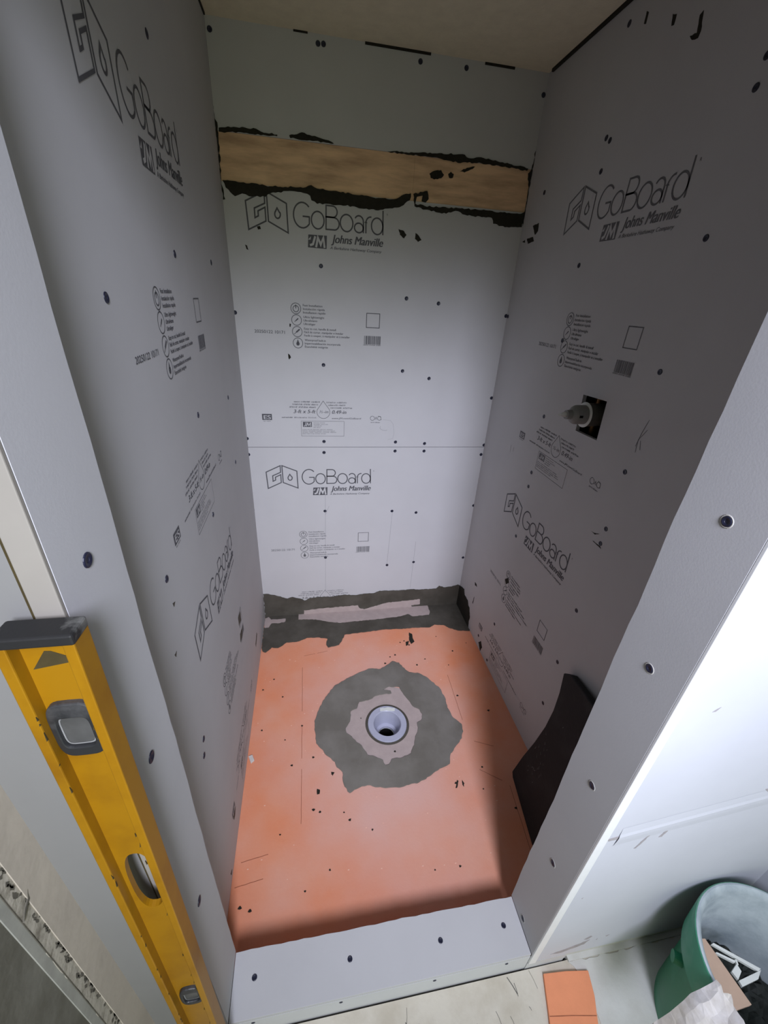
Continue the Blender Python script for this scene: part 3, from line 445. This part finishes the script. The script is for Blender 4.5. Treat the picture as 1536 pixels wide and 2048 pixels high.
# pencil lines on the lower back board and a sketched square on the upper one
bm = bmesh.new()
for a, b in (((.328, .745), (.323, .14)), ((.657, .618), (.648, .306)), ((.794, .44), (.789, .139)), ((.328, .615), (.345, .66))): ribbon(bm, [a, b], .0012, False, 0)
o = link('pencil_line', done(bm, 'pencil_line'), M['pencil'], low_board); o.matrix_world = basis('back', 0, 0)
bm = bmesh.new(); ribbon(bm, [(.575, 1.052)]+[(.595+.03*math.cos(math.radians(t)), 1.062+.03*math.sin(math.radians(t))) for t in range(220, 300, 12)], .0014); ribbon(bm, [(.585, 1.081), (.618, 1.078), (.632, 1.06), (.638, 1.02), (.634, .995), (.61, .99)], .0008)
o = link('pencil_line', done(bm, 'pencil_line'), M['pencil'], mid_board); o.matrix_world = basis('back', 0, 0)
bm = bmesh.new()
for L in ([(.887, 1.257), (.893, 1.295), (.902, 1.329)], [(.893, 1.243), (.889, 1.275), (.907, 1.305)], [(.905, 1.253), (.897, 1.275)], [(.255, 1.05), (.257, 1.02)], [(.28, 1.05), (.28, 1.03)]): ribbon(bm, L, .0014, False, 0)
o = link('pencil_line', done(bm, 'pencil_line'), M['ink_faint'], wall_right); o.matrix_world = basis('right', 0, 0)
# ---- screws
bm = bmesh.new(); CAPS = [False, False]
lathe(bm, [(.0074, 0.0), (.0072, .0009), (.0060, .0014), (.0030, .0007), (.0026, .0002), (.0001, .0001)], 16)
screw_me = done(bm, 'screw'); screw_me.materials.append(M['screw'])
bm = bmesh.new(); lathe(bm, [(.0098, 0.0), (.0088, .0007), (.0078, .0006), (.0074, .0001)], 18); puff_me = done(bm, 'torn_rim'); puff_me.materials.append(M['board_edge'])
NR = {'back': Matrix(((1, 0, 0), (0, 0, -1), (0, 1, 0))), 'right': Matrix(((0, 0, -1), (-1, 0, 0), (0, 1, 0))), 'left': Matrix(((0, 0, 1), (1, 0, 0), (0, 1, 0))), 'floor': Matrix.Identity(3)}
def screws(parent, pts, kind, fn, sc=1.0, rim=False):
    for p in pts:
        q = bpy.data.objects.new('screw', screw_me); C.objects.link(q); q.parent = parent
        q.matrix_world = Matrix.Translation(Vector(fn(*p, .0001)))@NR[kind].to_4x4()@Matrix.Scale(sc, 4)
        if rim:
            z = bpy.data.objects.new('torn_rim', puff_me); C.objects.link(z); z.parent = parent; z.matrix_world = q.matrix_world
bk = D['s_back']
screws(low_board, [p for p in bk if p[1] < S], 'back', PL['back']); screws(mid_board, [p for p in bk if S < p[1] < ZB], 'back', PL['back']); screws(top_board, [p for p in bk if p[1] > ZT], 'back', PL['back'])
screws(wall_right, D['s_right'], 'right', PL['right'], .95); screws(wall_left, D['s_left'], 'left', PL['left'])
screws(wfr, D['s_jr'], 'right', PL['jr'], .95, True); screws(wfl, D['s_jl'], 'left', PL['jl'], 1.1)
patches('mortar_smear', D['rblobs'], 'right', .0006, M['mortar_dark'], wall_right)
patches('mortar_smear', D['lblobs'], 'left', .0006, M['mortar'], wall_left)
patches('mortar_smear', D['blobs'][3:9], 'back', .0008, M['mortar_dark'], mid_board)
# ================================================================= SHOWER TRAY AND FITTINGS
DC_ = (.5455, -.7015)
tray = empty('shower_tray', (W/2, YJ/2, 0), 'orange foam shower tray covering the floor of the recess', 'shower tray')
bm = bmesh.new(); slab(bm, [[(.0001, YJ+.0001), (W-.0001, YJ+.0001), (W-.0001, -.0001), (.0001, -.0001)], circ(*DC_, .0815, n=48)], PL['floor'], -.04, 0)
place(link('tray_panel', done(bm, 'tray_panel'), M['tray'], tray), tray.location)
bm = bmesh.new()
for L in ([(.1994, -.367), (.1999, -.60)], [(.1997, -.66), (.1999, -.80)], [(.1999, -.84), (.1997, -1.02)], [(.206, -.2975), (.26, -.289)], [(.27, -.288), (.32, -.2785)], [(.8713, -.49), (.866, -.60), (.864, -.724)],
          [(.86, -.93), (.93, -.98)], [(.95, -1.0), (.925, -1.25)], [(.02, -1.10), (.10, -1.09)], [(.01, -1.16), (.09, -1.15)], [(.88, -.82), (.95, -.85)]):
    ribbon(bm, [L[0]]+[((L[0][0]+(L[-1][0]-L[0][0])*k/8+random.uniform(-.0006, .0006)), L[0][1]+(L[-1][1]-L[0][1])*k/8+random.uniform(-.0006, .0006)) for k in range(1, 8)]+[L[-1]], .0016, False, .0004)
place(link('scored_line', done(bm, 'scored_line'), M['crease'], tray, 'stuff'), tray.location)
dr = empty('drain', (*DC_, 0), 'round grey plastic drain socket in the middle of the orange tray', 'drain')
rim = lathe_obj('rim', [(.0805, -.02), (.0805, .004), (.079, .0065), (.058, .0065), (.0555, .004)], M['pvc'], None, 56, (*DC_, 0), caps=(False, False)); rim.parent = dr; place(rim, dr.location)
bowl = lathe_obj('throat', [(.0555, .004), (.050, -.035), (.0455, -.060), (.034, -.064), (.033, -.075)], M['pvc'], None, 56, (*DC_, 0), caps=(False, False)); bowl.parent = dr; place(bowl, dr.location)
pipe = lathe_obj('outlet_pipe', [(.033, -.0752), (.032, -.30), (.0, -.30)], M['black'], None, 40, (*DC_, 0), caps=(False, False)); pipe.parent = dr; place(pipe, dr.location)
glint = patch('painted_glint', [[(DC_[0]-.022, DC_[1]+.058), (DC_[0]+.0, DC_[1]+.0575), (DC_[0]+.02, DC_[1]+.054), (DC_[0]+.04, DC_[1]+.05), (DC_[0]+.044, DC_[1]+.062), (DC_[0]+.02, DC_[1]+.07), (DC_[0]-.02, DC_[1]+.071)]], 'floor', .0015, M['white_plastic'], dr, .006, .002, .0065); place(glint, dr.location)  # painted highlight: white patch on the rim imitating a glint
seal = patch('fleece_flange', [circ(*DC_, .185, n=60), circ(*DC_, .0825, n=48)], 'floor', .0008, M['fleece'], None, None)
tag(seal, 'pale grey fleece flange around the drain socket inside the mortar ring', 'flange')
gap = lathe_obj('socket_gap', [(.0905, .0010), (.0905, .0016), (.0810, .0016), (.0810, .0010)], M['mortar'], seal, 48, (*DC_, 0), caps=(False, False))
ring = patch('mortar_ring', [D['ring'], D['ring_hole']], 'floor', .004, M['mortar_ring'], None, .009, .0022, .0002, .0018)
tag(ring, 'ragged ring of grey mortar smeared around the floor drain', 'mortar')
band = empty('mortar_band', (W/2, 0, 0), 'dark grey mortar band along the bottom of the back wall with a bare pale strip', 'mortar')
for nm, L, pl, mm, th, bs, bv in (('wall_coat', D['mort_wall'], 'back', 'mortar', .004, 0, .0018), ('floor_coat', D['mort_floor'], 'floor', 'mortar', .004, 0, .0018), ('side_coat', D['mort_right'], 'right', 'mortar_dark', .004, 0, .0018),
                          ('bare_strip', D['pale_wall'], 'back', 'fleece', .0008, .0042, None), ('bare_strip', D['pale_floor'], 'floor', 'fleece', .0008, .0042, None), ('bare_strip', D['pale_bit'], 'floor', 'fleece', .0008, .0042, None)):
    o = patch(nm, [L], pl, th, M[mm], band, .009, .0018, bs, bv); place(o, band.location)
crumbs = bmesh.new()
for i, (x, y) in enumerate(D['flecks']):
    rr = random.uniform(.0018, .004); a = random.uniform(0, 3.1)
    slab(crumbs, [[(x+rr*(1.0+.5*random.random())*math.cos(a+t)*(1.3 if k % 2 else .7), y+rr*math.sin(a+t)) for k, t in enumerate((0, 1.1, 2.2, 3.2, 4.2, 5.2))]], PL['floor'], 0, random.uniform(.001, .0025))
for L in D['smear']: slab(crumbs, [jag(L, .006, .001)], PL['floor'], 0, .0012)
cr = link('mortar_crumb', done(crumbs, 'mortar_crumb'), M['mortar_dark'], None, 'stuff')
tag(cr, 'dark mortar crumbs and splashes scattered over the orange tray', 'crumbs')
light = bmesh.new()
for i in range(70):
    x = random.uniform(.02, .9); y = random.uniform(-1.2, -.22)
    if (x-DC_[0])**2+(y-DC_[1])**2 < .22**2: continue
    rr = random.uniform(.0008, .0017); a = random.uniform(0, 3.1)
    slab(light, [[(x+rr*2*math.cos(a+t), y+rr*math.sin(a+t)) for t in (0, 1.3, 2.6, 3.9, 5.1)]], PL['floor'], 0, .0008)
tag(link('foam_fleck', done(light, 'foam_fleck'), mat('pale_orange_fleck', (.80, .50, .38), .9), None, 'stuff'), 'tiny pale flecks of foam dust on the orange tray', 'dust')
tag(patch('foam_chip', [D['chip']], 'floor', .006, M['white_chip'], None, None, 0, 0, .001), 'small pale foam chip lying on the tray beside the left wall', 'chip')
# ---- blocking plank in the gap of the back wall, with the mortar smeared on its edges
pk = empty('wood_plank', (W/2, 0, ZB), 'bare wooden blocking plank in the gap across the upper back wall', 'plank')
o = boxes('board_face', [((.001, .0035, ZB+.0005), (.647, BT+.0036, ZT-.0005)), ((.6475, .0035, ZB+.0005), (W-.001, BT+.0036, ZT-.0005))], M['wood'], pk); place(o, pk.location)
for L, b0 in ((D['blobs'][0], -.0036), (D['blobs'][1], -.0036), (D['blobs'][2], -.0036)):
    o = patch('mortar_smear', [L], 'back', .0012, M['mortar_dark'], pk, .006, .0015, b0); place(o, pk.location)
ms = empty('mortar_smear', (W/2, 0, ZB), 'dark ragged mortar smeared along the edges of the wooden blocking plank', 'mortar')
for L in (D['mlow'], D['mlow2'], D['mup1'], D['mup2'], D['mup3'], D['mright'], D['mleft']):
    L = [(min(max(a, .0008), W-.0008), b) for a, b in L]
    o = patch('mortar_streak', [L], 'back', .003, M['mortar_dark'], ms, .008, .0022, 0, .0012); place(o, ms.location)
# ---- valve in the right wall
V = Vector((W, -.675, 1.283))
vv = empty('shower_valve', V, 'grey plastic shower valve sticking out of a square hole in the right wall', 'valve')
def vl(name, prof, m, seg=32, dy=0, dz=0):
    o = lathe_obj(name, prof, m, vv, seg, (V.x, V.y+dy, V.z+dz), 'x'); place(o, V); return o
vl('valve_body', [(.030, -.075), (.033, -.03), (.0345, .012)], mat('dark_valve_plastic', (.11, .105, .095), .5, .2, 40)); 
vl('clip_ring', [(.029, .0122), (.0362, .0130), (.0366, .0140), (.0362, .0150), (.029, .0158)], M['white_plastic'])
vl('cartridge', [(.028, .012), (.0275, .045), (.024, .052), (.014, .058), (.013, .074)], M['grey_plastic'])
vl('stem', [(.0075, .0735), (.007, .083), (.0035, .088), (.003, .096)], M['board_edge'], 16)
o = boxes('slot', [((V.x-.0535, V.y-.019, V.z+.000), (V.x-.0475, V.y-.0165, V.z+.006)), ((V.x-.046, V.y-.0288, V.z-.003), (V.x-.036, V.y-.0265, V.z+.004))], M['black'], vv); place(o, V)
bm = bmesh.new()
for dy, z0, z1 in ((.047, V.z-.125, V.z-.030), (.050, V.z+.012, V.z+.10)):
    CAPS = [True, True]; lathe(bm, [(.009, z0), (.009, z1)], 20, (V.x+.062, V.y+dy, 0))
    lathe(bm, [(.0125, z1-.04 if z1 < V.z else z0), (.0125, z1-.015 if z1 < V.z else z0+.025)], 20, (V.x+.062, V.y+dy, 0))
o = link('copper_pipe', done(bm, 'copper_pipe'), M['copper'], vv); place(o, V)
# ================================================================= CURB
cb = empty('shower_curb', (.41, (YJ+YF)/2, 0), 'low grey boarded curb across the front of the shower opening', 'curb')
n = 40; o_ = 0; inner = []
for i in range(n+1):
    o_ = .75*o_+random.uniform(-.0012, .0012); inner.append((XR-.0008-(XR-XL-.0016)*i/n, YJ+.0015+o_))
bm = bmesh.new(); slab(bm, [[(XL+.0008, YF), (XR-.0008, YF)]+inner], PL['floor'], CZ-BT, CZ)
tp = link('top_board', done(bm, 'top_board'), M['board'], cb); place(tp, cb.location); bev(tp, .001)
o = boxes('front_board', [((XL+.0008, YF-.0005, -.055), (XR+.0, YF+BT-.0005, CZ-BT-.0004))], M['curb_front'], cb); place(o, cb.location)
o = boxes('core', [((XL+.001, YF+BT, 0), (XR-.001, YJ-.0002, CZ-BT-.0003))], M['tray'], cb); place(o, cb.location)
o = boxes('front_strip', [((XR+.0005, YF-.0022, -.055), (XR+.11, YF+.0075, .047))], M['curb_front'], cb); place(o, cb.location)
for x, y in ((.0982, -1.3789), (.3266, -1.3824), (.5597, -1.3842), (.7344, -1.3816)):
    q = bpy.data.objects.new('screw', screw_me); C.objects.link(q); q.parent = cb; place(q, cb.location); q.location = (x, y, CZ+.0001); q.scale = (.85,)*3
for x in (.10, .30, .53, .72):
    q = bpy.data.objects.new('screw', screw_me); C.objects.link(q); q.parent = cb; place(q, cb.location); q.location = (x, YF-.0006, .074); q.rotation_euler = (math.pi/2, 0, 0); q.scale = (.6,)*3
# ================================================================= LOOSE THINGS
# black foam pad leaning on the right wall
A_, e1, e2, nn = [Vector(q) for q in D['padfr']]
def padfn(a, b, h): q = A_+e1*a+e2*b+nn*h; return (q.x, q.y, q.z)
L = [(a, max(b, .005)) for a, b in D['pad']]
pad = empty('kneeling_pad', (.96, -1.07, 0), 'black curved foam kneeling pad leaning on the right wall', 'kneeling pad')
bm = bmesh.new(); slab(bm, [L], padfn, -.024, 0); o = link('foam', done(bm, 'foam'), M['rubber'], pad); place(o, pad.location); bev(o, .004, 3, 30)
bm = bmesh.new()
for i in range(26):
    a = random.gauss(.07, .03); b = random.gauss(.20, .08); a += (b-.2)*.1
    if not (.03 < a < .2 and .05 < b < .42): continue
    l_ = random.uniform(.003, .012); t = random.uniform(.9, 2.6); wv = random.uniform(.0008, .002)
    slab(bm, [[(a, b), (a+wv, b+.001), (a+math.cos(t)*l_+wv, b+math.sin(t)*l_), (a+math.cos(t)*l_, b+math.sin(t)*l_+.001)]], padfn, 0, .0003)
o = link('chalky_scuff', done(bm, 'chalky_scuff'), M['dust'], pad, 'stuff'); place(o, pad.location)
# spirit level: built standing, base at its foot
LZ = 1.286; lw, lt = .060, .025
lev = empty('spirit_level', (.0395, -1.4855, FZ), 'long yellow spirit level with black end cap leaning on the wall left of the opening', 'spirit level')
def lp(name, bm, m, bevel=0.0):
    o = link(name, done(bm, name), m, lev)
    if bevel: bev(o, bevel)
    return o
x0, x1 = -lw/2, lw/2
bm = bmesh.new()
def oval(cx, cz, rx, rz, p=4, n=32): return [(cx+rx*math.copysign(abs(math.cos(2*math.pi*i/n))**(2/p), math.cos(2*math.pi*i/n)), cz+rz*math.copysign(abs(math.sin(2*math.pi*i/n))**(2/p), math.sin(2*math.pi*i/n))) for i in range(n)]
HZ = .862; V1 = 1.163; V2 = .483
web = [(x0+.009, .03), (x1-.009, .03), (x1-.009, LZ-.006), (x0+.009, LZ-.006)]
holes = [oval(.001, HZ, .0165, .068, 2.6), oval(.0, V1-.0, .0195, .0345, 4), oval(.003, V2, .0165, .030, 3)]
slab(bm, [web]+holes, lambda a, b, h: (a, -h, b), .004, .012)
lp('web', bm, M['yellow'])
for s, nm in ((-1, 'edge_rail'), (1, 'edge_rail')):
    bm = bmesh.new(); a = (x0 if s < 0 else x1-.0095); box(bm, (a, -lt, .012), (a+.0095, -.0002, LZ-.006))
    lp(nm, bm, M['yellow'], .0012)
bm = bmesh.new(); box(bm, (x0-.0006, -lt-.0006, LZ-.011), (x1+.0006, .0, LZ)); lp('end_cap', bm, M['cap'], .002)
bm = bmesh.new(); box(bm, (x0-.0006, -lt-.0006, 0), (x1+.0006, 0, .016)); lp('end_cap', bm, M['cap'], .002)
bm = bmesh.new(); slab(bm, [[(-.0165, LZ-.046), (.0180, LZ-.040), (.0180, LZ-.0365), (.002, LZ-.0265), (-.003, LZ-.026)]], lambda a, b, h: (a, -h, b), .012, .0124); lp('logo_triangle', bm, M['smudge'])
for cx, zc, rx, rz, p in ((.0, V1, .0208, .0365, 4), (.003, V2, .0178, .032, 3)):
    bm = bmesh.new(); slab(bm, [oval(cx, zc, rx, rz, p), oval(cx-.001, zc-.003, rx*.66, rz*.56, 5)], lambda a, b, h: (a, -h, b), .002, .0175); fr = lp('vial_frame', bm, M['vialframe'], .0015)
    bm = bmesh.new(); slab(bm, [oval(cx-.001, zc-.003, rx*.67, rz*.57, 5)], lambda a, b, h: (a, -h, b), .003, .0135); o = link('vial_window', done(bm, 'vial_window'), M['vial'], fr)
    bm = bmesh.new(); ribbon(bm, oval(cx-.001, zc-.003, rx*.62, rz*.52, 5), .0014, True); o = link('window_rim', done(bm, 'window_rim'), mat('worn_window_rim', (.26, .26, .25), .6, .3, 60), fr); o.matrix_local = Matrix(((1, 0, 0, 0), (0, 0, 1, -.0139), (0, 1, 0, 0), (0, 0, 0, 1)))
    CAPS = [True, True]; bm = bmesh.new()
    for dz in (.024, -.030):
        z = zc+dz*rz/.0355; lathe(bm, [(.0022, 0), (.0022, .001)], 12, (0, 0, 0))
        for q in bm.verts[-24:] if False else []: pass
    bm.free()
bm = bmesh.new()
for i in range(34):
    s = random.choice((x0+.0095, x1-.0095, x0+.0095)); z = random.uniform(.3, LZ-.03); l_ = random.uniform(.002, .012)
    slab(bm, [[(s-.0008, z), (s+.0003, z+.001), (s+random.uniform(-.001, .001), z+l_)]], lambda a, b, h: (a, -h, b), lt-.001, lt+.0003)
lp('worn_edge', bm, M['smudge'])['kind'] = 'stuff'
lev.rotation_euler = (math.radians(-1.25), 0, 0)
# bucket
B0 = Vector((1.197, -1.622, FZ+.002)); BH = .352; RT, RB = .160, .132
bu = empty('bucket', B0, 'green plastic bucket with a dusty pale inside standing at the right edge', 'bucket')
def rad(z): return RB+(RT-.008-RB)*z/BH
def bl(name, prof, m): return lathe_obj(name, prof, m, bu, 72, (0, 0, 0), caps=(False, False))
bl('body', [(.0, 0), (RB, 0), (rad(.262), .262)], M['green'])
bl('collar', [(rad(.255)-.001, .256), (rad(.258)+.012, .258), (rad(BH)+.0125, BH-.006), (RT+.003, BH), (RT-.0025, BH+.0015)], mat('dusty_green_plastic', (.05, .24, .14), .5, 0, 12, .05, 50, col2=(.15, .31, .23), lo=.42, hi=.75))
bl('lining', [(RT+.0012, BH+.0012), (RT-.0025, BH+.0022), (RT-.005, BH), (rad(BH)-.004, BH-.01), (rad(.15)-.004, .15), (RB-.006, .012), (0, .012)], M['dusty_inside'])
bm = bmesh.new(); ang = math.radians(143)
for a_, in ((ang,),):
    mt = Matrix.Rotation(a_, 4, 'Z'); rr = rad(.21)
    CAPS = [True, True]; lathe(bm, [(.013, -(rr+.018)), (.013, -(rr-.002))], 20, (0, 0, 0), 'x')
    for v in bm.verts: v.co = mt@(v.co+Vector((0, 0, .215)))
link('handle_lug', done(bm, 'handle_lug'), M['green'], bu)
def flat(name, polys, z, th, m, label, cat, tilt=None, bevel=.0008):
    bm = bmesh.new()
    for L in polys: slab(bm, [L], PL['floor'], z-th, z)
    o = link(name, done(bm, name), m); bev(o, bevel); return tag(o, label, cat)
flat('board_offcut', [D['plank']], .29, .010, M['tan'], 'tan board offcut lying across the inside of the green bucket', 'offcut')
gr = D['grid']
flat('plastic_frame', gr, .2795, .008, M['white_plastic'], 'broken white plastic frame lying beside the tan offcut in the bucket', 'plastic frame')
sheet = bmesh.new()
N = 26; gv = {}
for i in range(N):
    for j in range(N):
        x = (i/(N-1)-.5)*2; y = (j/(N-1)-.5)*2
        k = max(abs(x), abs(y)); l_ = math.hypot(x, y)
        rr = .130
        X = x*k/(l_ or 1)*rr; Y = y*k/(l_ or 1)*rr
        gv[i, j] = sheet.verts.new((B0.x+X, B0.y+Y, .135+random.uniform(-.012, .012)))
for i in range(N-1):
    for j in range(N-1): sheet.faces.new((gv[i, j], gv[i+1, j], gv[i+1, j+1], gv[i, j+1]))
tag(link('shade_sheet', done(sheet, 'shade_sheet'), mat('bucket_shade', (.018, .022, .018), .95, 0, 30, .5, 60, col2=(.045, .05, .045)), None, 'stuff'), 'dark sheet added as painted shade in the green bucket below the offcuts', 'shade_sheet')  # added sheet, its near-black colour imitates shade deep in the bucket
# paper scrap over the rim
bm = bmesh.new(); slab(bm, [jag(D['rag'], .012, .003)], lambda a, b, h: (a, b, .368+1.3*(a-1.03)+h), 0, .012)
for k in range(2): bmesh.ops.subdivide_edges(bm, edges=[e for e in bm.edges if e.calc_length() > .012], cuts=1)
bmesh.ops.triangulate(bm, faces=bm.faces[:])
for v in bm.verts:
    q = v.co; v.co.z += .008*math.sin(q.x*70+q.y*30)+.006*math.sin(q.y*110-q.x*40)+random.uniform(-.0025, .0025)
o = link('paper_scrap', done(bm, 'paper_scrap'), M['rag']); tag(o, 'torn crumpled white paper scrap hanging over the bucket rim', 'paper')
# orange foam offcut
of = empty('foam_offcut', (.88, -1.51, FZ), 'square orange foam offcut lying on the floor in front of the curb', 'foam offcut')
bm = bmesh.new(); slab(bm, [[(.8245, -1.4640), (.8845, -1.4685), (.9455, -1.4765), (.935, -1.52), (.9205, -1.5515), (.906, -1.585), (.787, -1.572), (.802, -1.532)]], PL['floor'], FZ, FZ+.010)
o = link('foam', done(bm, 'foam'), M['orange_bright'], of); place(o, of.location); bev(o, .0012)
bm = bmesh.new(); ribbon(bm, [(.803, -1.5335), (.86, -1.541), (.9195, -1.5505)], .0014, False, FZ+.0104); o = link('fold_line', done(bm, 'fold_line'), M['crease'], of); place(o, of.location)
